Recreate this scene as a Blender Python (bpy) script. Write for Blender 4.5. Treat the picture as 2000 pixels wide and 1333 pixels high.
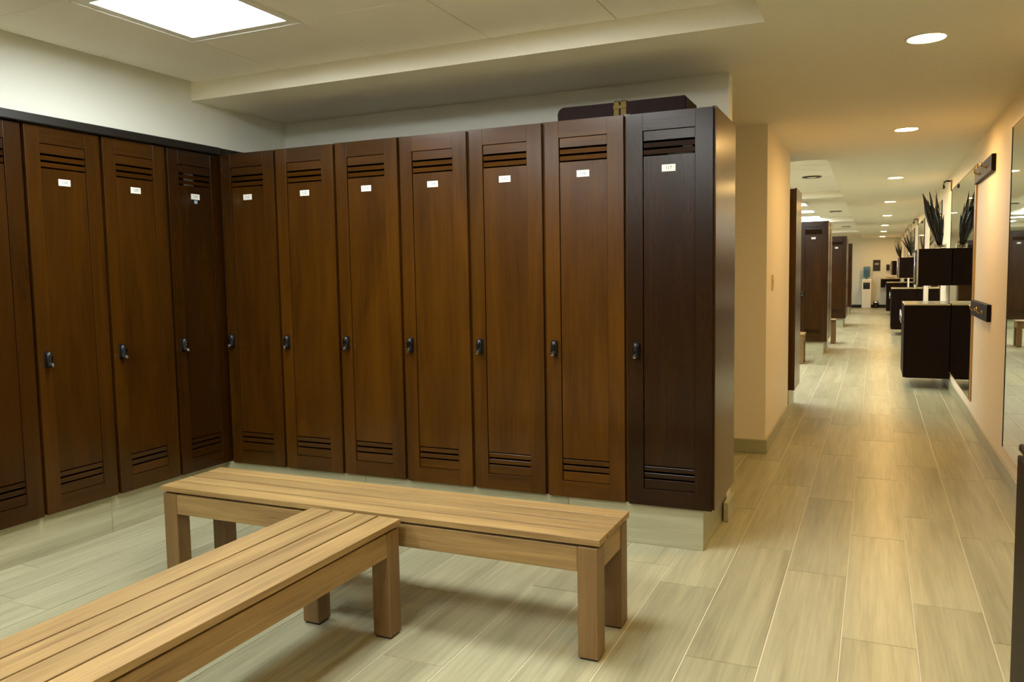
import bpy, bmesh, math, random
from mathutils import Vector, Matrix
random.seed(7)
scene = bpy.context.scene
COL = scene.collection
for o in list(bpy.data.objects): bpy.data.objects.remove(o)

# ------------------------------------------------------------------ camera
yaw, pitch, roll = -0.42335, -0.08226, -0.01685
cy_, sy_, cp_, sp_ = math.cos(yaw), math.sin(yaw), math.cos(pitch), math.sin(pitch)
fwd = Vector((sy_*cp_, cy_*cp_, sp_)); rgt = Vector((cy_, -sy_, 0)); up = rgt.cross(fwd)
r2 = math.cos(roll)*rgt + math.sin(roll)*up; u2 = -math.sin(roll)*rgt + math.cos(roll)*up
cd = bpy.data.cameras.new('camera'); cam = bpy.data.objects.new('camera', cd); COL.objects.link(cam)
M = Matrix((r2, u2, -fwd)).transposed().to_4x4(); M.translation = Vector((3.50325, -3.62782, 1.28353))
cam.matrix_world = M
cd.lens = 28.35; cd.sensor_width = 36; cd.sensor_fit = 'HORIZONTAL'; cd.clip_start = .05; cd.clip_end = 100
scene.camera = cam
# ------------------------------------------------------------------ world, exposure
w = bpy.data.worlds.new('world'); scene.world = w; w.use_nodes = True
w.node_tree.nodes['Background'].inputs[0].default_value = (0, 0, 0, 1)
w.node_tree.nodes['Background'].inputs[1].default_value = 0
vs = scene.view_settings
vs.view_transform = 'Standard'; vs.look = 'None'; vs.gamma = 1; vs.use_curve_mapping = False; vs.exposure = 0.0
scene.cycles.diffuse_bounces = 8; scene.cycles.max_bounces = 12
PANEL_POWER = 40.0       # emission of the fluorescent ceiling panels
PANEL_COL = (0.94, 1.0, 1.0)
DOWN_POWER = 322.0       # emission of the warm recessed downlights
DOWN_COL = (1.0, 0.60, 0.20)

# measured heights and planes (metres)
ZC, ZR = 2.277, 2.373            # low ceiling, recessed tile ceiling
XR = 4.2375                      # right wall
XREC = 3.081                     # right edge of the recesses
ZB, ZT = 0.197, 2.0              # locker bottom and top
LW = 0.404; LD = 0.565           # locker pitch and depth

# ------------------------------------------------------------------ materials
def mat(name):
    m = bpy.data.materials.new(name); m.use_nodes = True
    return m, m.node_tree.nodes, m.node_tree.links, m.node_tree.nodes['Principled BSDF']
def lin(c): return tuple(((x/255+.055)/1.055)**2.4 if x > 10 else x/255/12.92 for x in c)+(1,)
def plain(name, rgb, rough=.5, metal=0, spec=.5, bump=0, bscale=200, coat=0):
    m, N, L, B = mat(name)
    B.inputs['Base Color'].default_value = lin(rgb); B.inputs['Roughness'].default_value = rough
    B.inputs['Metallic'].default_value = metal; B.inputs['Specular IOR Level'].default_value = spec
    B.inputs['Coat Weight'].default_value = coat
    tc = N.new('ShaderNodeTexCoord'); nz = N.new('ShaderNodeTexNoise'); nz.inputs['Scale'].default_value = bscale
    L.new(tc.outputs['Object'], nz.inputs['Vector'])
    mx = N.new('ShaderNodeMixRGB'); mx.blend_type = 'MULTIPLY'; mx.inputs[0].default_value = .12
    mx.inputs[1].default_value = lin(rgb); L.new(nz.outputs['Fac'], mx.inputs[2]); L.new(mx.outputs[0], B.inputs['Base Color'])
    if bump:
        bp = N.new('ShaderNodeBump'); bp.inputs['Strength'].default_value = bump; bp.inputs['Distance'].default_value = .002
        L.new(nz.outputs['Fac'], bp.inputs['Height']); L.new(bp.outputs[0], B.inputs['Normal'])
    return m
def emit(name, col, power):
    m, N, L, B = mat(name)
    B.inputs['Base Color'].default_value = (.8, .8, .8, 1)
    B.inputs['Emission Color'].default_value = col+(1,); B.inputs['Emission Strength'].default_value = power
    return m
def wood(name, dark, light, axis, rough=.35, coat=.0, scale=1.0, streak=.5, bump=.05, spec=.5, vary=.25, wm=.5, wb=.35, wf=.15):
    """grain stretched along a local axis; every object gets its own stretch of grain and tone"""
    m, N, L, B = mat(name)
    tc = N.new('ShaderNodeTexCoord'); oi = N.new('ShaderNodeObjectInfo')
    off = N.new('ShaderNodeVectorMath'); off.operation = 'MULTIPLY_ADD'
    comb = N.new('ShaderNodeCombineXYZ')
    for i in range(3):
        k = N.new('ShaderNodeMath'); k.operation = 'MULTIPLY'; k.inputs[1].default_value = (37.1, 53.7, 71.3)[i]
        L.new(oi.outputs['Random'], k.inputs[0]); L.new(k.outputs[0], comb.inputs[i])
    add = N.new('ShaderNodeVectorMath'); add.operation = 'ADD'
    L.new(tc.outputs['Object'], add.inputs[0]); L.new(comb.outputs[0], add.inputs[1])
    def layer(s_long, s_cross, detail, rough_, dist=0):
        mp = N.new('ShaderNodeMapping')
        s = [s_cross*scale]*3; s[axis] = s_long*scale
        mp.inputs['Scale'].default_value = s
        L.new(add.outputs[0], mp.inputs['Vector'])
        n = N.new('ShaderNodeTexNoise'); n.inputs['Scale'].default_value = 1; n.inputs['Detail'].default_value = detail
        n.inputs['Roughness'].default_value = rough_; n.inputs['Distortion'].default_value = dist
        L.new(mp.outputs[0], n.inputs['Vector']); return n
    big = layer(.9, 7, 4, .6, .6); fine = layer(4, 130, 3, .6); mid = layer(1.6, 28, 4, .65, .4)
    a = N.new('ShaderNodeMath'); a.operation = 'MULTIPLY_ADD'; a.inputs[1].default_value = wm
    L.new(mid.outputs['Fac'], a.inputs[0]); 
    b = N.new('ShaderNodeMath'); b.operation = 'MULTIPLY'; b.inputs[1].default_value = wb
    L.new(big.outputs['Fac'], b.inputs[0]); L.new(b.outputs[0], a.inputs[2])
    c = N.new('ShaderNodeMath'); c.operation = 'MULTIPLY_ADD'; c.inputs[1].default_value = wf
    L.new(fine.outputs['Fac'], c.inputs[0]); L.new(a.outputs[0], c.inputs[2])
    ramp = N.new('ShaderNodeValToRGB'); L.new(c.outputs[0], ramp.inputs[0])
    e = ramp.color_ramp.elements; e[0].position = .5-streak*.28; e[1].position = .5+streak*.28
    e[0].color = lin(dark); e[1].color = lin(light)
    hv = N.new('ShaderNodeHueSaturation')
    mr = N.new('ShaderNodeMapRange'); mr.inputs['To Min'].default_value = 1-vary; mr.inputs['To Max'].default_value = 1+vary
    L.new(oi.outputs['Random'], mr.inputs['Value']); L.new(mr.outputs[0], hv.inputs['Value'])
    tn = N.new('ShaderNodeMixRGB'); tn.blend_type = 'MULTIPLY'; tn.inputs[0].default_value = 1
    L.new(ramp.outputs[0], tn.inputs[1]); L.new(oi.outputs['Color'], tn.inputs[2])
    L.new(tn.outputs[0], hv.inputs['Color']); L.new(hv.outputs[0], B.inputs['Base Color'])
    B.inputs['Roughness'].default_value = rough; B.inputs['Coat Weight'].default_value = coat
    B.inputs['Coat Roughness'].default_value = .25; B.inputs['Specular IOR Level'].default_value = spec
    bp = N.new('ShaderNodeBump'); bp.inputs['Strength'].default_value = bump; bp.inputs['Distance'].default_value = .001
    L.new(c.outputs[0], bp.inputs['Height']); L.new(bp.outputs[0], B.inputs['Normal'])
    return m
DK, LT = (42, 22, 2), (84, 50, 6)
W_Z = wood('locker_wood_upright', DK, LT, 2, rough=.24, vary=.08, bump=.01, spec=.3, wm=.2, wb=.62, wf=.18, streak=.8)
W_X = wood('locker_wood_cross', DK, LT, 0, rough=.24, vary=.08, bump=.01, spec=.3, wm=.2, wb=.62, wf=.18, streak=.8)
W_Y = wood('locker_wood_depth', DK, LT, 1, rough=.24, vary=.08, bump=.01, spec=.3, wm=.2, wb=.62, wf=.18, streak=.8)
W_SIDE = wood('locker_wood_side', DK, LT, 2, rough=.24, vary=.08, bump=.01, spec=.4, coat=0, wm=.2, wb=.62, wf=.18, streak=.8)
W_IN = wood('locker_wood_inside', (30, 18, 9), (52, 33, 17), 2, rough=.6)
TEAK_X = wood('bench_wood_x', (99, 74, 39), (165, 135, 84), 0, rough=.5, vary=.12, streak=.7, wm=.6, wb=.15, wf=.25, bump=.15)
TEAK_Y = wood('bench_wood_y', (99, 74, 39), (165, 135, 84), 1, rough=.5, vary=.12, streak=.7, wm=.6, wb=.15, wf=.25, bump=.15)
TEAK_Z_SHADED = wood('bench_wood_z_shaded', (86, 62, 32), (132, 102, 59), 2, rough=.5, vary=.10, streak=.8)  # legs: seat wood toned down, the dimmer light on their sides painted in
TILE = wood('wood_look_porcelain', (122, 118, 91), (186, 181, 148), 1, rough=.32, vary=.075, streak=.8, scale=.6, bump=.04, wm=.52, wb=.2, wf=.28)
TILE_X = wood('wood_look_porcelain_x', (134, 130, 102), (178, 174, 142), 0, rough=.4, vary=.05, streak=.75, scale=.6)
GROUT = plain('grout', (210, 206, 184), .8)
PAINT = plain('wall_paint', (222, 222, 210), .55, bump=.03, bscale=160)
PAINT_R = plain('wall_paint_cream', (236, 222, 196), .5, bump=.03, bscale=160)
CEIL = plain('ceiling_paint', (238, 232, 214), .6, bump=.02, bscale=160)
CTILE = plain('ceiling_board', (242, 237, 224), .8, bump=.15, bscale=500)
BLACK = plain('black_plastic', (18, 18, 20), .3)
RUBBER = plain('black_rubber', (14, 14, 13), .7)
CHROME = plain('chrome', (205, 205, 205), .16, metal=1)
STEEL = plain('dark_steel', (70, 70, 72), .3, metal=1)
BRASS = plain('brass', (212, 172, 98), .22, metal=1)
WHITE = plain('white_plastic', (236, 234, 224), .4)
INK = plain('grey_ink', (96, 100, 98), .7)
BLUEST = plain('pale_blue_sticker', (150, 176, 205), .4)
CLOTH = plain('white_cloth', (225, 225, 220), .9)
BAG = plain('dark_brown_leather', (36, 20, 18), .75, bump=.1, spec=.2)
STRAP = plain('olive_webbing', (120, 98, 40), .8)
TRIM = plain('near_black_trim', (24, 20, 15), .45)
WENGE = wood('vanity_wood', (15, 6, 3), (28, 12, 6), 1, rough=.45, vary=.08, spec=.1)
STONE = plain('beige_stone', (190, 172, 128), .2)
LEAFM = plain('dark_glossy_leaf', (15, 9, 7), .2, coat=.3)
LEAFG = plain('dark_green_leaf', (40, 44, 22), .35)
PEBBLE = plain('gold_pebbles', (196, 150, 70), .3)
FRAME_G = plain('mirror_edge_gold', (190, 150, 84), .35, metal=.6)
MIRROR = plain('mirror_glass', (214, 222, 208), .015, metal=1)
SWITCH = plain('switch_plate', (214, 190, 140), .4)
PANEL_E = emit('panel_diffuser', PANEL_COL, PANEL_POWER)
DOWN_E = emit('downlight_lens', DOWN_COL, DOWN_POWER)
PIC = plain('dark_print', (40, 34, 28), .3)
PICG = plain('print_grey', (150, 145, 128), .4)
def glass(name, rgb, rough=.05):
    m, N, L, B = mat(name); B.inputs['Base Color'].default_value = lin(rgb); B.inputs['Transmission Weight'].default_value = 1
    B.inputs['Roughness'].default_value = rough; B.inputs['IOR'].default_value = 1.35
    return m
BLUEW = glass('blue_bottle', (130, 185, 225), .15)
CLEAR = glass('clear_glass', (235, 240, 235))

# ------------------------------------------------------------------ mesh helpers
def bm_box(bm, x0, x1, y0, y1, z0, z1, bevel=0):
    v = [bm.verts.new((x, y, z)) for x in (x0, x1) for y in (y0, y1) for z in (z0, z1)]
    fs = [bm.faces.new([v[i] for i in q]) for q in ((0,1,3,2), (4,6,7,5), (0,4,5,1), (2,3,7,6), (0,2,6,4), (1,5,7,3))]
    if bevel:
        ed = list({e for f in fs for e in f.edges})
        bmesh.ops.bevel(bm, geom=ed, offset=bevel, segments=1, affect='EDGES', profile=.5)
def mesh_from(bm, name, m, smooth=False):
    me = bpy.data.meshes.new(name); bmesh.ops.recalc_face_normals(bm, faces=bm.faces); bm.to_mesh(me); bm.free()
    me.materials.append(m)
    if smooth:
        for p in me.polygons: p.use_smooth = True
    return me
def link(name, me, parent=None, loc=(0, 0, 0), rot=(0, 0, 0)):
    o = bpy.data.objects.new(name, me); COL.objects.link(o); o.parent = parent; o.location = loc; o.rotation_euler = rot
    return o
def boxmesh(name, m, *boxes, bevel=0):
    bm = bmesh.new()
    for b in boxes: bm_box(bm, *b, bevel=bevel)
    return mesh_from(bm, name, m)
def box(name, m, b, parent=None, bevel=0, loc=(0, 0, 0), rot=(0, 0, 0)):
    return link(name, boxmesh(name, m, b, bevel=bevel), parent, loc, rot)
def lathe(name, m, prof, n=24, smooth=True):
    """prof: list of (r, z) from bottom to top"""
    bm = bmesh.new(); rings = []
    for r, z in prof:
        rings.append([bm.verts.new((r*math.cos(2*math.pi*i/n), r*math.sin(2*math.pi*i/n), z)) for i in range(n)] if r > 1e-6 else [bm.verts.new((0, 0, z))])
    for a, b in zip(rings, rings[1:]):
        for i in range(n):
            j = (i+1) % n
            if len(a) == 1 and len(b) == 1: continue
            if len(a) == 1: bm.faces.new((a[0], b[i], b[j]))
            elif len(b) == 1: bm.faces.new((a[i], a[j], b[0]))
            else: bm.faces.new((a[i], a[j], b[j], b[i]))
    for rr in (rings[0], rings[-1]):
        if len(rr) > 1:
            try: bm.faces.new(rr)
            except ValueError: pass
    me = mesh_from(bm, name, m, smooth)
    if smooth: me.set_sharp_from_angle(angle=math.radians(40))
    return me
def tube(name, m, pts, r, n=8):
    bm = bmesh.new(); rings = []; pts = [Vector(p) for p in pts]
    for i, p in enumerate(pts):
        t = (pts[min(i+1, len(pts)-1)]-pts[max(i-1, 0)]).normalized()
        a = t.cross(Vector((0, 0, 1)) if abs(t.z) < .9 else Vector((1, 0, 0))).normalized(); b = t.cross(a)
        rr = r[i] if isinstance(r, (list, tuple)) else r
        rings.append([bm.verts.new(p+rr*(math.cos(2*math.pi*k/n)*a+math.sin(2*math.pi*k/n)*b)) for k in range(n)])
    for a, b in zip(rings, rings[1:]):
        for k in range(n): bm.faces.new((a[k], a[(k+1) % n], b[(k+1) % n], b[k]))
    bm.faces.new(rings[0]); bm.faces.new(rings[-1])
    return mesh_from(bm, name, m, True)
def tag(o, label, cat, group=None):
    o['label'] = label; o['category'] = cat
    if group: o['group'] = group
    return o
def struct(o, label=None):
    o['kind'] = 'structure'
    if label: o['label'] = label
    return o
def empty(name, loc=(0, 0, 0), rz=0):
    o = bpy.data.objects.new(name, None); COL.objects.link(o); o.location = loc; o.rotation_euler = (0, 0, rz); o.empty_display_size = .1
    return o
def copy_tree(o, parent=None):
    c = o.copy(); COL.objects.link(c); c.parent = parent
    for ch in list(o.children): copy_tree(ch, c)
    return c
def textmesh(s, size, m):
    cu = bpy.data.curves.new('txt', 'FONT'); cu.body = s; cu.size = size; cu.align_x = 'CENTER'; cu.align_y = 'CENTER'; cu.resolution_u = 2
    t = bpy.data.objects.new('txt', cu); COL.objects.link(t)
    dg = bpy.context.evaluated_depsgraph_get(); me = bpy.data.meshes.new_from_object(t.evaluated_get(dg))
    bpy.data.objects.remove(t); bpy.data.curves.remove(cu)
    me.name = 'number'; me.materials.clear(); me.materials.append(m)
    return me

# ------------------------------------------------------------------ floor with plank tiles
YN, YF = -5.6, 25.4
floor = struct(box('floor', GROUT, (-.62, XR+.1, YN, YF+.1, -.06, -.0025)), 'pale wood-look plank tile floor with light joints')
TWID, TLEN, GAP = .2376, 1.19, .0034
def tile_mesh(name, m, w_, l_, h):
    bm = bmesh.new(); c = .001
    bot = [(-w_/2, -l_/2), (w_/2, -l_/2), (w_/2, l_/2), (-w_/2, l_/2)]
    a = [bm.verts.new((x, y, -h)) for x, y in bot]
    d = [bm.verts.new((x-math.copysign(c, x), y-math.copysign(c, y), 0)) for x, y in bot]
    bm.faces.new(d)
    for i in range(4): bm.faces.new((a[i], a[(i+1) % 4], d[(i+1) % 4], d[i]))
    return mesh_from(bm, name, m)
me_tile = tile_mesh('floor_tile', TILE, TWID-GAP, TLEN-GAP, .006)
rnd = random.Random(3)
cells = []
nx0 = -18; x_line = 3.655
CX, CYc = 3.50, -3.63
for i in range(-18, 3):
    xc = x_line + (i+.5)*TWID
    if xc > XR+.08: continue
    off = rnd.random()*TLEN
    if i == -2: off = .76-.76+.43      # joint seen near the bench
    k = 0
    yy = YN - off
    while yy < YF:
        cells.append((xc, yy+TLEN/2)); yy += TLEN
def in_view(x, y):
    d = Vector((x, y, 0))-M.translation; z = d.dot(fwd)
    if z < .4: return False
    px = 1000+1575*d.dot(r2)/z; py = 666-1575*d.dot(u2)/z
    if not (-150 < px < 2150 and py < 1500): return False
    if y > .75 and x < 2.55: return False
    if x < -.05 or (x < 2.75 and 0.1 < y < .75): return False
    if x < 2.75 and 2.3 < y < 3.7: return False
    return True
vis = sorted([c for c in cells if in_view(*c)], key=lambda c: (c[0]-CX)**2+(c[1]-CYc)**2)
near = vis[:290]; near_s = set(near)
for (x, y) in near:
    link('floor_tile', me_tile, floor, (x, y, 0), (0, 0, math.pi if rnd.random() < .5 else 0))
bm = bmesh.new()
for (x, y) in cells:
    if (x, y) in near_s: continue
    w2, l2 = (TWID-GAP)/2, (TLEN-GAP)/2
    x1 = min(x+w2, XR+.05); y0, y1 = max(y-l2, YN+.01), min(y+l2, YF)
    if y1 <= y0 or x1 <= x-w2: continue
    bm_box(bm, x-w2, x1, y0, y1, -.006, 0)
rest = link('floor_tiles_beyond', mesh_from(bm, 'floor_tiles_beyond', TILE), floor); rest['kind'] = 'stuff'

# ------------------------------------------------------------------ walls
def wall(name, m, b, label): return struct(box(name, m, b), label)
wall_right = wall('wall_right', PAINT_R, (XR, XR+.1, YN, YF+.1, 0, ZR+.2), 'cream painted corridor wall with mirrors and coat hook boards')
wall_left = wall('wall_left', PAINT, (-.72, -.62, YN, YF+.1, 0, ZR+.2), 'pale wall behind the left lockers')
wall_near = wall('wall_near', PAINT, (-.72, XR+.1, YN-.1, YN, 0, ZR+.2), 'pale wall closing the room')
wall_far = wall('wall_far', PAINT, (-.72, XR+.1, YF, YF+.1, 0, ZR+.2), 'pale wall at the far end of the corridor')
wall_back = wall('wall_back', PAINT, (-.62, 2.815, .606, .715, 0, ZR+.2), 'pale partition wall behind the back row of lockers')
wall_lu = wall('wall_left_upper', PAINT, (-.62, .013, YN, .606, 2.045, ZR+.2), 'pale bulkhead wall above the left lockers')
wall_pillar = wall('wall_pillar', PAINT_R, (-.62, 2.818, 2.19, 3.79, 0, ZR+.2), 'cream pillar wall beside the corridor')
part_walls = []
for n, (y, xe) in enumerate(((9.88, 2.84), (16.18, 2.88), (21.98, 2.86))):
    part_walls.append(wall('wall_bay', PAINT, (-.62, xe, y, y+.11, 0, ZT), 'pale partition wall between back-to-back locker rows'))
trim1 = struct(box('trim_1', TRIM, (-.05, .028, YN, .02, ZT+.003, 2.045), bevel=.004), 'near-black board over the left lockers')

def base_run(name, boxes, m, label, parts=()):
    o = struct(link(name, boxmesh(name, m, *boxes, bevel=.002)), label); return o
# right wall skirting as separate lengths
bb = empty('baseboard_right', (XR, 0, 0)); struct(bb, 'grey tile skirting along the right wall')
y = YN+.01
while y < YF-.1:
    y1 = min(y+1.19, YF-.02)
    box('skirting_tile', TILE_X if False else TILE, (-.012, 0, y, y1-.002, 0, .1), bb, .002); y = y1
bp_ = empty('baseboard_pillar', (2.818, 2.19, 0)); struct(bp_, 'grey tile skirting around the pillar')
box('skirting_tile', TILE_X, (-.6, .012, -.012, 0, 0, .095), bp_, .002)
box('skirting_tile', TILE_X, (-1.8, -.602, -.012, 0, 0, .095), bp_, .002)
box('skirting_tile', TILE, (0, .012, .001, 1.0, 0, .095), bp_, .002)
box('skirting_tile', TILE, (0, .012, 1.002, 1.6, 0, .095), bp_, .002)
be = empty('baseboard_partition', (2.815, .6, 0)); struct(be, 'grey tile skirting on the end of the partition wall')
box('skirting_tile', TILE, (-.0, .024, -.1, .127, 0, .1), be, .002)
bf = empty('baseboard_far', (0, YF, 0)); struct(bf, 'dark skirting on the far wall')
box('skirting_tile', TRIM, (2.5, 3.5, -.012, 0, 0, .1), bf, .002)
box('skirting_tile', TRIM, (3.502, XR-.02, -.012, 0, 0, .1), bf, .002)

# tiled plinths under the lockers
def plinth(name, x0, x1, y0, y1, label, cuts_x=(), cuts_y=(), faces='f', h=ZB-.003):
    """core block plus upright tiles on the seen faces"""
    p = struct(box(name, GROUT, (x0+.01, x1-.01, y0+.01, y1-.01, 0, h-.002)), label)
    if 'f' in faces or 'b' in faces:
        xs = [x0]+list(cuts_x)+[x1]
        for a, b in zip(xs, xs[1:]):
            if 'f' in faces: box('plinth_tile', TILE_X, (a+.001, b-.001, y0, y0+.0102, 0, h), p, .0015)
            if 'b' in faces: box('plinth_tile', TILE_X, (a+.001, b-.001, y1-.0102, y1, 0, h), p, .0015)
    if 'r' in faces:
        ys = [y0+.0112]+list(cuts_y)+[y1-.0112]
        for a, b in zip(ys, ys[1:]):
            box('plinth_tile', TILE, (x1-.0102, x1, a+.001, b-.001, 0, h), p, .0015)
    return p
plinth('baseboard_back_row', -.038, 2.807, .021, .6, 'stone-look tile plinth under the back row of lockers', (.96, 2.15), (), 'fr')
plinth('baseboard_left_row', -.6, -.039, YN+.02, .6, 'stone-look tile plinth under the left row of lockers', (), (-4.37, -3.17, -1.98, -.786), 'r')

# ------------------------------------------------------------------ ceiling with recesses
RECS = [(-5.01, -.17), (4.3, 8.535), (9.3, 14.745), (15.4, 20.24), (20.9, 25.135)]
boxes = [(XREC, XR, YN, YF, ZC, ZR+.2)]
prev = YN
for a, b in RECS:
    boxes.append((-.62, XREC, prev, a, ZC, ZR+.2)); prev = b
boxes.append((-.62, XREC, prev, YF, ZC, ZR+.2))
for i, (a, b) in enumerate(RECS): boxes.append((-.62, XREC, a, b, ZR+.02, ZR+.2))
ceiling = struct(link('ceiling', boxmesh('ceiling', CEIL, *boxes)), 'low painted ceiling with recessed bays of square boards')
CT = .605
me_ct = boxmesh('ceiling_tile', CTILE, (-CT/2+.002, CT/2-.002, -CT/2+.002, CT/2-.002, 0, .016), bevel=.002)
me_fr = boxmesh('frame', WHITE, (-.3, .3, -.3, -.262, -.006, .016), (-.3, .3, .262, .3, -.006, .016), (-.3, -.262, -.262, .262, -.006, .016), (.262, .3, -.262, .262, -.006, .016))
me_df = boxmesh('diffuser', PANEL_E, (-.262, .262, -.262, .262, .004, .014))
PANELS = {0: [(1, 1), (3, 1), (1, 4), (3, 4), (1, 7), (3, 7)], 1: [(3, 1), (3, 3), (3, 5), (1, 1), (1, 3), (1, 5)], 2: [(3, 0), (3, 3), (3, 6), (1, 0), (1, 3), (1, 6)], 3: [(3, 1), (3, 4), (1, 1), (1, 4)], 4: [(3, 4)]}  # extra second-bay panels are added, unseen, to brighten the far floor
place = ['above the paired benches, set partly added for light', 'in second bay beyond pillar, set partly added for light', 'in the third bay', 'in the fourth bay', 'by the far wall']  # first bay's third row: unseen panels added to lift the bounced light
ords = ['first', 'second', 'third', 'fourth', 'fifth', 'sixth', 'seventh', 'eighth']
for ri, (a, b) in enumerate(RECS):
    ny = int(round((b-a)/CT))
    for i in range(-1, 5):
        for j in range(ny):
            x = .045+(i+.5)*CT; yy = b-(j+.5)*CT
            if ri == 0 and i < 0: continue
            if (i, j) in PANELS[ri]:
                t = empty('ceiling_light', (x, yy, ZR)); link('frame', me_fr, t); link('diffuser', me_df, t)
                if ri == 0 and (i, j) == (1, 1): lab = 'bright square ceiling panel above the back end of the left lockers'
                else: lab = 'glowing square ceiling panel %s, %s row, %s column' % (place[ri], ords[[q for q in range(9) if (i, q) in PANELS[ri]].index(j)], 'corridor-side' if i == 3 else 'inner')
                tag(t, lab, 'ceiling light', 'square ceiling light panels')
            else:
                link('ceiling_tile', me_ct, ceiling, (x, yy, ZR))
# bright metal T-bars round the panel
box('grid_bar', WHITE, (.636, .649, -1.385, -.765, ZR-.010, ZR+.003), ceiling); box('grid_bar', WHITE, (.65, 1.26, -.773, -.76, ZR-.010, ZR+.003), ceiling)
# round air vents on the far recesses
me_v = lathe('vent_ring', STEEL, [(.11, 0), (.11, -.008), (.09, -.014), (.07, -.01), (.07, 0)])
me_v2 = lathe('vent_cone', CEIL, [(.06, 0), (.055, -.012), (.02, -.016), (0, -.016)])
for k, (x, yy) in enumerate(((2.8, 6.6), (2.8, 12.9), (2.8, 19.0))):
    t = empty('air_vent', (x, yy, ZR)); link('outer_ring', me_v, t); link('inner_cone', me_v2, t)
    tag(t, 'round grey air vent on ceiling boards of the %s bay' % ('second', 'third', 'fourth')[k], 'air vent', 'round ceiling air vents')
# recessed warm downlights along the corridor
me_ring = lathe('trim_ring', WHITE, [(.078, 0), (.088, 0), (.086, -.005), (.076, -.006), (.074, .0)], 32)
me_lens = lathe('lens', DOWN_E, [(.074, -.001), (.07, -.003), (0, -.003)], 32)
for k, yy in enumerate((-5.0, -2.3, .384, 2.906, 6.304, 9.82, 13.27, 17.03, 20.42, 24.2)):
    t = empty('downlight', (3.687, yy, ZC)); link('trim_ring', me_ring, t); link('lens', me_lens, t)
    tag(t, 'warm round recessed downlight over corridor, %s counted from the far wall' % (ords+['ninth', 'tenth'])[9-k], 'downlight', 'corridor downlights')

# ------------------------------------------------------------------ lockers
H = ZT-ZB
GW = .018                       # gap between doors
dw = LW-GW                      # door width
SL, SR, RT, RB = .072, .078, .078, .078
px0, px1, pz0, pz1 = SL, dw-SR, RB, H-RT
LM = dict(
  side=boxmesh('side_panel', W_SIDE, (0, .016, .024, LD, 0, H+.006)),
  top=boxmesh('top_panel', W_X, (.016, LW-.016, .026, LD, H-.018, H)),
  bottom=boxmesh('bottom_panel', W_X, (.016, LW-.016, .026, LD, 0, .018)),
  back=boxmesh('back_panel', W_Z, (.016, LW-.016, LD-.012, LD, .018, H-.018)),
  stileL=boxmesh('stile', W_Z, (0, px0, 0, .022, 0, H), bevel=.0008),
  stileR=boxmesh('stile', W_Z, (px1, dw, 0, .022, 0, H), bevel=.0008),
  railT=boxmesh('rail', W_X, (px0, px1, .0004, .022, pz1, H), bevel=.0004),
  railB=boxmesh('rail', W_X, (px0, px1, .0004, .022, 0, pz0), bevel=.0004),
  panel=boxmesh('panel', W_Z, (px0+.0025, px1-.001, .005, .018, pz0+.112, pz1-.114), bevel=.001),
  capT=boxmesh('slat', W_X, (px0+.003, px1-.001, .005, .018, pz1-.046, pz1-.0025), bevel=.001),
  capB=boxmesh('slat', W_X, (px0+.003, px1-.001, .005, .018, pz0+.0025, pz0+.046), bevel=.001),
  slat=boxmesh('slat', W_X, (px0+.003, px1-.001, -.005, .005, -.0105, .0105), bevel=.0005),
  plate=boxmesh('number_plate', WHITE, (-.031, .031, -.002, 0, -.0155, .0155), bevel=.0006),
)
lockbody = lathe('lock_housing', BLACK, [(0, -.034), (.010, -.034), (.0145, -.029), (.0155, -.01), (.0155, .02), (.0135, .028), (.008, .032), (0, .032)], 16)
lockplate = boxmesh('lock_plate', STEEL, (-.015, .015, -.004, 0, -.038, .038), bevel=.003)
lockknob = lathe('lock_knob', CHROME, [(0, -.012), (.007, -.011), (.0105, -.005), (.0105, .003), (.007, .009), (0, .01)], 12)
locklever = boxmesh('lock_lever', STEEL, (-.011, .011, -.03, -.014, -.004, .026), bevel=.005)
def make_locker():
    r = empty('locker')
    link('side_panel', LM['side'], r); link('side_panel', LM['side'], r, (LW-.016, 0, 0))
    for n in ('top', 'bottom', 'back'): link(n+'_panel', LM[n], r)
    d = link('door', LM['panel'], r, (GW/2, 0, 0))
    link('stile', LM['stileL'], d); link('stile', LM['stileR'], d); link('rail', LM['railT'], d); link('rail', LM['railB'], d)
    link('slat', LM['capT'], d); link('slat', LM['capB'], d)
    for z in (pz1-.065, pz1-.096): link('slat', LM['slat'], d, (0, .0125, z), (math.radians(6), 0, 0))
    for z in (pz0+.065, pz0+.096): link('slat', LM['slat'], d, (0, .0125, z), (math.radians(6), 0, 0))
    link('number_plate', LM['plate'], d, ((px0+px1)/2, .005, pz1-.172))
    lz = .925-ZB; lx = .042
    link('lock_plate', lockplate, d, (lx, 0, lz)); link('lock_housing', lockbody, d, (lx, -.015, lz+.004), (math.radians(-6), 0, 0))
    link('lock_lever', locklever, d, (lx, -.006, lz-.004)); link('lock_knob', lockknob, d, (lx+.001, -.04, lz-.027), (math.radians(90), 0, 0))
    return r
proto = make_locker(); used = [False]
def locker(loc, rz, label, group, number=None, ajar=0.0, tilt=0.0, tone=1.0):
    if used[0]: t = copy_tree(proto)
    else: t = proto; used[0] = True
    t.location = loc; t.rotation_euler = (0, 0, rz); tag(t, label, 'locker', group)
    d = [c for c in t.children if c.name.startswith('door')][0]
    # hinge on the right edge: swing slightly open
    d.rotation_euler = (0, 0, ajar); d.location = (GW/2+dw-dw*math.cos(ajar), -dw*math.sin(ajar), tilt)
    for p in [d]+list(d.children): p.color = (tone, tone**1.1, tone**1.2, 1)
    if number:
        link('number', textmesh(number, .021, INK), d, ((px0+px1)/2, .0026, pz1-.172), (math.radians(90), 0, 0))
    return t, d
U0 = 2.8555-7*LW
rl = random.Random(11)
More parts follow.
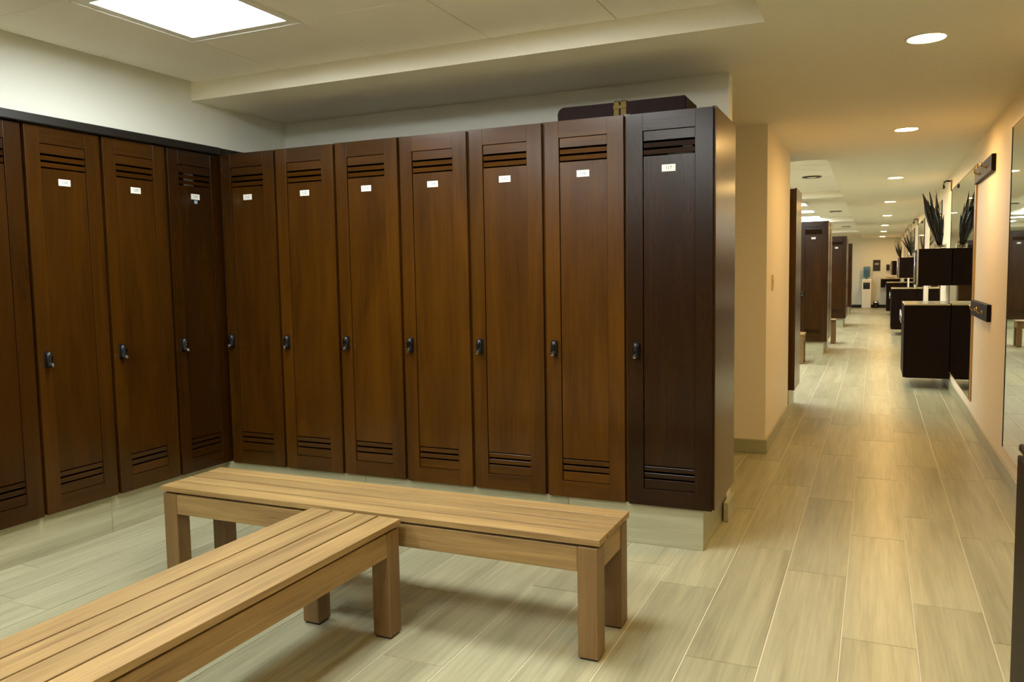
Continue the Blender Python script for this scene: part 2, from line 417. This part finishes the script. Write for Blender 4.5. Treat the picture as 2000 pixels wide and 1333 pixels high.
spot = ['in the inner corner, first of the back row', 'second of the back row from inner corner', 'third of the back row from inner corner', 'fourth of the back row, the middle one',
        'third of the back row from the corridor', 'second of the back row from the corridor', 'at the corridor end of the back row']
back_row = []
# the prototype must stay clean of numbers, so make it a distant locker first
def far_rows():
    rows = [(4.0+LD, True, 2.8555, 'lockers turned away just past the pillar', 'row turned away just past the pillar'),
            (9.3, False, 2.8555, 'lockers facing the second bay', 'row facing the second bay'),
            (10.0+LD, True, 2.8555, 'lockers turned away into the third bay', 'row turned away into the third bay'),
            (15.6, False, 2.92, 'lockers facing the third bay', 'row facing the third bay'),
            (16.3+LD, True, 2.92, 'lockers turned away into the farthest bay', 'row turned away into the farthest bay'),
            (21.4, False, 2.89, 'lockers facing the farthest bay', 'row facing the farthest bay')]
    for y, away, xe, grp, txt in rows:
        for k in range(3):
            which = ('corridor-end', 'second', 'third')[k]
            lab = 'dark wood locker, %s one of %s' % (which, txt) if k == 0 else 'dark wood locker, %s from corridor in %s' % (which, txt)
            if away: locker((xe-k*LW, y, ZB), math.pi, lab, grp, tone=.7)
            else: locker((xe-(k+1)*LW, y, ZB), 0, lab, grp, tone=.55)
        yy0, yy1 = (y-LD-.02, y-.021) if away else (y+.021, y+LD+.01)
        plinth('baseboard_bay_row', xe-3*LW, xe-.05, yy0+.02, yy1, 'stone-look tile plinth under a far row of lockers', (), (), 'br' if away else 'fr')
far_rows()
TONE = {107: .45, 108: .68, 109: .68, 110: .42, 111: .65, 112: .85, 113: .85, 114: 1.0, 115: 1.0, 116: 1.1, 117: .3}   # veneer tone door by door
ajars = [0, .006, .003, .006, .002, .012, .004]
doors = {}
for i in range(7):
    n = 111+i
    t, d = locker((U0+i*LW, 0, ZB), 0, 'dark wood locker with number plate %d, %s' % (n, spot[i]), 'back row lockers', str(n), ajars[i], rl.uniform(-.002, .002), TONE[n])
    doors[n] = d; back_row.append(t)
V0 = .046
lspot = {110: 'in the inner corner, last of the left row', 109: 'second of the left row from inner corner', 108: 'third of the left row from inner corner', 107: 'fourth of the left row from inner corner'}
for k in range(12):
    n = 110-k
    t, d = locker((0, V0-(k+1)*LW, ZB), math.pi/2, 'dark wood locker with number plate %d, %s' % (n, lspot[n]) if k < 4 else 'dark wood locker, %s of the left row from inner corner' % (ords+['ninth', 'tenth', 'eleventh', 'twelfth'])[k], 'left row lockers', str(n) if k < 4 else None, (0, .004, .002, .004)[k] if k < 4 else 0, rl.uniform(-.002, .002), TONE.get(n, .8))
    doors[n] = d
# the row across the bay, facing the back row
for k in range(7):
    locker((U0+(k+1)*LW, -4.93, ZB), math.pi, 'dark wood locker, %s from the corridor in row facing the numbered back row' % ords[6-k], 'lockers across the first bay', None, 0, 0, .8)
plinth('baseboard_near_row', U0-.04, 2.807, -5.55, -4.95, 'stone-look tile plinth under the lockers across the first bay', (.96, 2.15), (), 'br')
# sticker under plate 110
link('sticker', boxmesh('sticker', BLUEST, (-.011, .011, -.002, 0, -.009, .009), bevel=.001), doors[110], ((px0+px1)/2+.002, .005, pz1-.201))['label'] = 'pale blue sticker'
# white things glimpsed through the vents
bm = bmesh.new(); bm_box(bm, -.032, .032, -.012, .012, -.35, .0, bevel=.008)
tag(link('towel', mesh_from(bm, 'towel', CLOTH), None, (-.05, V0-.5*LW-.003, ZT-.075), (0, 0, math.pi/2)), 'white towel hanging inside the corner locker, glimpsed through its vent', 'towel')
bm = bmesh.new(); bm_box(bm, -.055, .055, -.012, .012, -.4, 0, bevel=.008); bm_box(bm, .01, .055, -.011, .011, -.01, .012, bevel=.006)
tag(link('towel', mesh_from(bm, 'towel', CLOTH), None, (U0+6.6*LW, .05, 1.842)), 'white towel hanging inside the corridor-end locker, seen through its vent', 'towel')

# bag lying on top of the lockers
bag = empty('bag', (2.385, .28, ZT+.0075)); tag(bag, 'long flat dark brown bag with olive strap lying on top of lockers', 'bag')
def rounded_slab(name, m, x0, x1, y0, y1, z1, r, n=6):
    bm = bmesh.new(); prof = []
    for k in range(n+1):
        a = math.pi-math.pi/2*k/n; prof.append((x0+r+r*math.cos(a), z1-r+r*math.sin(a)))
    prof += [(x1-.008, z1), (x1, z1-.008), (x1, 0), (x0, 0)]
    f = [bm.verts.new((x, y0, z)) for x, z in prof]; g = [bm.verts.new((x, y1, z)) for x, z in prof]
    bm.faces.new(f); bm.faces.new(g[::-1])
    for i in range(len(prof)): bm.faces.new((f[i], f[(i+1) % len(prof)], g[(i+1) % len(prof)], g[i]))
    bmesh.ops.bevel(bm, geom=[e for e in bm.edges if len(e.link_faces) == 2 and abs(e.verts[0].co.y-e.verts[1].co.y) < 1e-5], offset=.006, segments=2, affect='EDGES')
    return mesh_from(bm, name, m)
link('body', rounded_slab('body', BAG, -.315, .315, -.14, .1, .083, .03), bag)
link('strap', boxmesh('strap', STRAP, (-.028, -.004, -.143, -.139, 0, .087), (-.028, -.004, -.143, .103, .0835, .087), (.006, .032, -.143, -.139, 0, .087), (.006, .032, -.143, .103, .0835, .087), (-.03, .034, -.146, -.142, .05, .066)), bag)
bm = bmesh.new(); bm_box(bm, 0, .018, -.02, .02, 0, .012, bevel=.003)
link('buckle', mesh_from(bm, 'buckle', STEEL), bag, (.012, -.02, .0868))

# ------------------------------------------------------------------ benches
BL, BD, BH = 1.945, .358, .417
def make_bench(length, depth, name='bench'):
    b = empty(name)
    pw = depth/4; th = .022
    pm = boxmesh('seat_plank', TEAK_X, (0, length, .0042, pw-.0042, BH-th, BH), bevel=.0012)
    for k in range(4): link('seat_plank', pm, b, (0, k*pw, 0))
    li, lw = .008, .072; zt = BH-th-.011
    leg = boxmesh('leg', TEAK_Z_SHADED, (0, lw, 0, lw, .006, BH-th-.009), bevel=.003)
    foot = boxmesh('foot_pad', RUBBER, (.006, lw-.006, .006, lw-.006, 0, .0065))
    for x in (li, length-li-lw):
        for y in (li, depth-li-lw):
            l = link('leg', leg, b, (x, y, 0)); link('foot_pad', foot, l)
    ap = boxmesh('apron', TEAK_X, (li+lw, length-li-lw, 0, .025, zt-.085, zt), bevel=.002)
    link('apron', ap, b, (0, li+.004, 0)); link('apron', ap, b, (0, depth-li-.029, 0))
    ap2 = boxmesh('end_apron', TEAK_Y, (0, .025, li+lw, depth-li-lw, zt-.085, zt), bevel=.002)
    link('end_apron', ap2, b, (li+.004, 0, 0)); link('end_apron', ap2, b, (length-li-.029, 0, 0))
    for x in (length*.33, length*.66): link('cross_bar', boxmesh('cross_bar', TEAK_Y, (x, x+.03, li+.03, depth-li-.03, BH-th-.03, BH-th)), b)
    return b
b1 = make_bench(BL, BD); b1.location = (.757, -1.188, 0)
tag(b1, 'slatted wooden bench standing parallel to the back row of lockers', 'bench', 'slatted wooden benches')
b2 = make_bench(BL, .4); b2.location = (1.971, -1.216-BL, 0); b2.rotation_euler = (0, 0, math.pi/2)
tag(b2, 'slatted wooden bench butting end-on against the bench by the lockers', 'bench', 'slatted wooden benches')
b3 = copy_tree(b1); b3.location = (2.64-BL, 7.92, 0); tag(b3, 'slatted wooden bench in the second bay, beyond the pillar', 'bench', 'slatted wooden benches')
b4 = copy_tree(b1); b4.location = (2.9-BL, 11.25, 0); tag(b4, 'slatted wooden bench in the third bay', 'bench', 'slatted wooden benches')

# ------------------------------------------------------------------ right wall: mirrors, hook boards
def mirror(y0, y1, label):
    m = empty('wall_mirror', (XR, y0, 0)); z0, z1 = .185, 2.105
    box('glass', MIRROR, (-.008, -.001, .006, y1-y0-.006, z0+.004, z1-.004), m)
    box('edge_strip', TRIM, (-.011, 0, 0, .006, z0, z1), m); box('edge_strip', TRIM, (-.011, 0, y1-y0-.006, y1-y0, z0, z1), m)
    box('edge_strip', FRAME_G, (-.011, 0, .006, y1-y0-.006, z0, z0+.004), m); box('edge_strip', FRAME_G, (-.011, 0, .006, y1-y0-.006, z1-.004, z1), m)
    tag(m, label, 'mirror', 'tall wall mirrors'); return m
mirror(-5.4, 2.02, 'tall wall mirror on the corridor side opposite the first bay')
mirror(3.97, 6.2, 'tall wall mirror between the hook boards and the first wall cabinet')
mirror(7.6, 9.85, 'tall wall mirror just beyond the first wall cabinet')
mirror(11.4, 13.5, 'tall wall mirror just before the second wall cabinet')
mirror(15.1, 17.3, 'tall wall mirror beyond the second wall cabinet')
mirror(18.8, 21.0, 'tall wall mirror near the third wall cabinet')
st = box('wall_batten', FRAME_G, (XR-.012, XR, 3.86, 3.93, .185, 2.105), bevel=.002); tag(st, 'narrow golden upright batten beside the mirror edge', 'batten')
def hook_board(z0, z1, label):
    b = empty('hook_board', (XR, 0, 0)); tag(b, label, 'coat rack', 'hook boards')
    box('backboard', WENGE, (-.028, 0, 2.79, 3.82, z0, z1), b, .003)
    for y in (3.05, 3.5):
        zc = (z0+z1)/2
        h = link('hook', tube('hook', BRASS, [(-.028, y, zc-.005), (-.045, y, zc-.005), (-.058, y, zc), (-.063, y, zc+.012), (-.063, y, zc+.032)], [.005, .0045, .0045, .0045, .006]), b)
        link('rosette', lathe('rosette', BRASS, [(.014, 0), (.014, .003), (.008, .006), (0, .006)], 16), h, (-.028, y, zc-.005), (0, -math.pi/2, 0))
        link('cross_pin', tube('cross_pin', BRASS, [(-.052, y-.022, zc-.008), (-.052, y+.022, zc-.008)], .004), h)
    return b
hook_board(1.935, 2.05, 'upper dark board with brass hooks, high on cream wall')
hook_board(.9, 1.02, 'lower dark board with brass hooks, at waist height on cream wall')
# light switch on the pillar
sw = empty('light_switch', (2.818, 2.49, 1.135)); tag(sw, 'beige light switch plate on the cream pillar', 'switch')
box('plate', SWITCH, (0, .008, 0, .085, 0, .115), sw, .002); box('rocker', SWITCH, (.008, .012, .028, .057, .035, .08), sw, .001)

# ------------------------------------------------------------------ vanity units
VLEN = .85
def vanity(y0, nth, upper=True, top=STONE):
    lo = empty('base_cabinet', (0, y0, 0)); tag(lo, ('dark wood base cabinet with stone top on corridor wall, %s' if upper else 'near-black wood base cabinet on corridor wall, %s') % nth, 'cabinet', 'wall-hung base cabinets')
    box('body', WENGE, (3.812, XR-.012, 0, VLEN, .113, .885), lo, .002)
    for k in range(2):
        d = box('door', WENGE, (3.79, 3.811, .004+k*VLEN/2, VLEN/2-.004+k*VLEN/2, .118, .878), lo, .002)
        yh = VLEN/2-.05 if k == 0 else VLEN/2+.05
        if k == 0: yh = .06
        link('handle', tube('handle', CHROME, [(3.79, yh, .70), (3.765, yh, .70), (3.765, yh, .82), (3.79, yh, .82)], .006), d)
    box('countertop', top, (3.792, XR-.012, 0, VLEN, .886, .902), lo, .003)
    if not upper: return
    u = empty('wall_cabinet', (0, y0, 1.094)); tag(u, 'dark wood wall cabinet above base cabinet, %s' % nth, 'cabinet', 'wall cabinets')
    box('body', WENGE, (3.916, XR-.012, 0, VLEN, 0, .387), u, .002)
    d = box('door', WENGE, (3.9, 3.915, .004, VLEN-.004, .004, .383), u, .002)
    link('handle', tube('handle', CHROME, [(3.9, .05, .04), (3.882, .05, .04), (3.882, .05, .345), (3.9, .05, .345)], .006), d)
    box('edge_strip', CHROME, (3.9, 3.915, -.0, .0038, .004, .383), u)
    for zz in (0, 1):
        pass
nths = ['first beyond the pillar', 'second beyond the pillar', 'third beyond the pillar']
VY = [5.9, 13.4, 20.7]
for yv, nn in zip(VY, nths): vanity(yv, nn)
vanity(-1.62-VLEN, 'across the corridor from the benches', upper=False, top=WENGE)

# plants on the wall cabinets
def leaf_mesh(h, lean_x, lean_y, wid, curl, tip=.35, m=None, n=8, face=0.0):
    """strap leaf: a curved blade with a folded midrib, real thickness"""
    bm = bmesh.new(); fr = []; bk = []
    ca, sa = math.cos(face), math.sin(face)
    for k in range(n+1):
        t = k/n; s = t+curl*t*t*.5
        cx, cyy, cz = lean_x*s, lean_y*s, h*t*(1-.12*curl*t)
        ww = wid*(.45+.55*min(1, t*2.5))*(1 if t < 1-tip else max(.06, (1-t)/tip))
        for side, lst in ((.0012, fr), (-.0012, bk)):
            row = []
            for q in (-.5, 0, .5):
                dx, dy = q*ww, (abs(q)-.25)*.12*ww+side
                row.append(bm.verts.new((cx+dx*ca-dy*sa, cyy+dx*sa+dy*ca, cz)))
            lst.append(row)
    for k in range(n):
        for q in range(2):
            bm.faces.new((fr[k][q], fr[k][q+1], fr[k+1][q+1], fr[k+1][q])); bm.faces.new((bk[k][q], bk[k+1][q], bk[k+1][q+1], bk[k][q+1]))
        for q in (0, 2): bm.faces.new((fr[k][q], fr[k+1][q], bk[k+1][q], bk[k][q]))
    for k in (0, n):
        bm.faces.new((fr[k][0], fr[k][1], bk[k][1], bk[k][0])); bm.faces.new((fr[k][1], fr[k][2], bk[k][2], bk[k][1]))
    return mesh_from(bm, 'leaf', m or LEAFM, True)
def plant(y, kind, label):
    p = empty('potted_plant', (4.13, y, 1.4815)); tag(p, label, 'plant', 'leafy arrangements on the wall cabinets')
    v = link('vase', lathe('vase', CLEAR, [(0, 0), (.05, 0), (.055, .004), (.056, .05), (.052, .05), (.051, .008), (0, .008)], 20), p)
    bm = bmesh.new(); rr = random.Random(5)
    for k in range(26):
        a, r = rr.random()*6.28, .04*math.sqrt(rr.random())
        mtx = Matrix.Translation((r*math.cos(a), r*math.sin(a), .018+.012*rr.random()+.004)) @ Matrix.Scale(.7, 4, (0, 0, 1))
        bmesh.ops.create_icosphere(bm, subdivisions=1, radius=.009, matrix=mtx)
    link('pebbles', mesh_from(bm, 'pebbles', PEBBLE, True), p)['kind'] = 'stuff'
    r = random.Random(21 if kind == 0 else 30+int(y))
    if kind == 0:
        spec = [(.58, -.17, -.03, .1, .15, 0), (.6, -.11, .05, .07, .1, .2), (.60, -.055, .0, .05, .1, -.3), (.42, -.03, -.05, .06, .1, .5), (.36, .0, .04, .06, .1, -.4),
                (.52, -.12, .09, .06, .15, .3), (.4, -.07, -.07, .05, .1, .1), (.34, .02, -.03, .05, .1, .8), (.46, -.02, .08, .05, .1, .1)]
    else:
        spec = [(r.uniform(.26, .5), r.uniform(-.16, .05), r.uniform(-.1, .1), r.uniform(.02, .035), r.uniform(.1, .7), r.uniform(-1, 1)) for k in range(14)]
    for h, lx, ly, wd, cu, fc in spec:
        link('leaf', leaf_mesh(h, lx, ly, wd, cu, .4, LEAFM if kind == 0 or r.random() < .6 else LEAFG, face=fc), p, (0, 0, .02))
    if kind:
        for k in range(3):
            x, yy = r.uniform(-.1, .0), r.uniform(-.05, .05); hh = r.uniform(.5, .62)
            link('stem', tube('stem', LEAFM, [(0, 0, .02), (x*.4, yy*.4, hh*.5), (x*.8, yy*.8, hh*.85), (x, yy, hh), (x-.04, yy, hh+.02), (x-.06, yy, hh-.04)], .005, 6), p)
plant(6.12, 0, 'fan of broad dark glossy leaves in glass vase on nearest wall cabinet')
plant(13.65, 1, 'spray of thin dark leaves and curled stems on second wall cabinet')
plant(20.95, 1, 'spray of thin dark leaves and curled stems on third wall cabinet')
# small black bracket high on the wall above the cabinets
for yv, nn in ((6.32, 'first'), (13.8, 'second')):
    k = empty('wall_bracket', (XR, yv, 2.13)); tag(k, 'small black hooked bracket high on wall above the %s wall cabinet' % nn, 'bracket', 'black wall brackets')
    box('mount', BLACK, (-.012, 0, -.02, .02, -.03, .09), k, .003)
    link('arm', tube('arm', BLACK, [(-.012, 0, .075), (-.05, 0, .082), (-.075, 0, .07), (-.08, 0, .03)], .009), k)
    link('tip', lathe('tip', BLACK, [(0, 0), (.014, 0), (.016, .02), (.009, .036), (0, .036)], 12), k, (-.08, 0, .0))

# ------------------------------------------------------------------ far end of the corridor
wc = empty('water_cooler', (3.25, 25.2, 0)); tag(wc, 'white water cooler with blue bottle against the far wall', 'water cooler')
box('body', WHITE, (-.14, .14, -.15, .15, 0, .86), wc, .012); box('top_cover', WHITE, (-.145, .145, -.155, .155, .861, .94), wc, .012)
box('drip_recess', STEEL, (-.1, .1, -.156, -.1505, .62, .83), wc, .002)
for x in (-.04, .04): link('tap', tube('tap', CHROME, [(x, -.156, .79), (x, -.185, .79), (x, -.19, .755)], .009), wc)
bt = link('bottle', lathe('bottle', BLUEW, [(0, .942), (.03, .942), (.035, .97), (.1, 1.01), (.105, 1.03), (.105, 1.12), (.1, 1.13), (.105, 1.14), (.105, 1.24), (.1, 1.25), (.105, 1.26), (.105, 1.32), (.09, 1.35), (0, 1.35)], 28), wc)
fp = empty('wall_picture', (3.54, YF, 1.2)); tag(fp, 'dark framed picture hanging on the far wall', 'picture')
box('frame', TRIM, (-.11, .11, -.025, 0, 0, .36), fp, .003); box('print', PIC, (-.09, .09, -.028, -.0255, .02, .34), fp); box('light_band', PICG, (-.06, .06, -.0295, -.0285, .2, .26), fp)
hd = empty('soap_dispenser', (3.875, YF, 1.22)); tag(hd, 'small dark dispenser box on the far wall', 'dispenser')
box('body', BLACK, (-.05, .05, -.09, 0, 0, .185), hd, .01); box('nozzle', STEEL, (-.02, .02, -.085, -.03, -.02, -.0005), hd, .003)
sk = empty('washbasin_counter', (3.95, 25.1, 0)); tag(sk, 'dark wall-hung washbasin counter beside the far wall', 'counter')
box('body', WENGE, (-.28, .27, -.28, .28, .67, .94), sk, .003); box('countertop', STONE, (-.285, .27, -.285, .285, .941, .965), sk, .003)
link('basin', lathe('basin', WHITE, [(.05, 0), (.12, .02), (.15, .07), (.145, .07), (.11, .025), (0, .012)], 24), sk, (0, 0, .9655))
link('tap', tube('tap', CHROME, [(.18, 0, .965), (.18, 0, 1.09), (.12, 0, 1.11), (.08, 0, 1.08)], .01), sk)
wb = empty('waste_bin', (3.54, 25.15, 0)); tag(wb, 'small round dark waste bin on floor beside the water cooler', 'waste bin')
link('bin_body', lathe('bin_body', BLACK, [(0, 0), (.075, 0), (.085, .01), (.09, .17), (0, .17)], 24), wb)
link('lid', lathe('lid', CHROME, [(.092, .171), (.092, .185), (.075, .22), (.04, .24), (0, .245)], 24), wb)
link('pedal', boxmesh('pedal', STEEL, (-.02, .02, -.12, -.07, .008, .016)), wb)
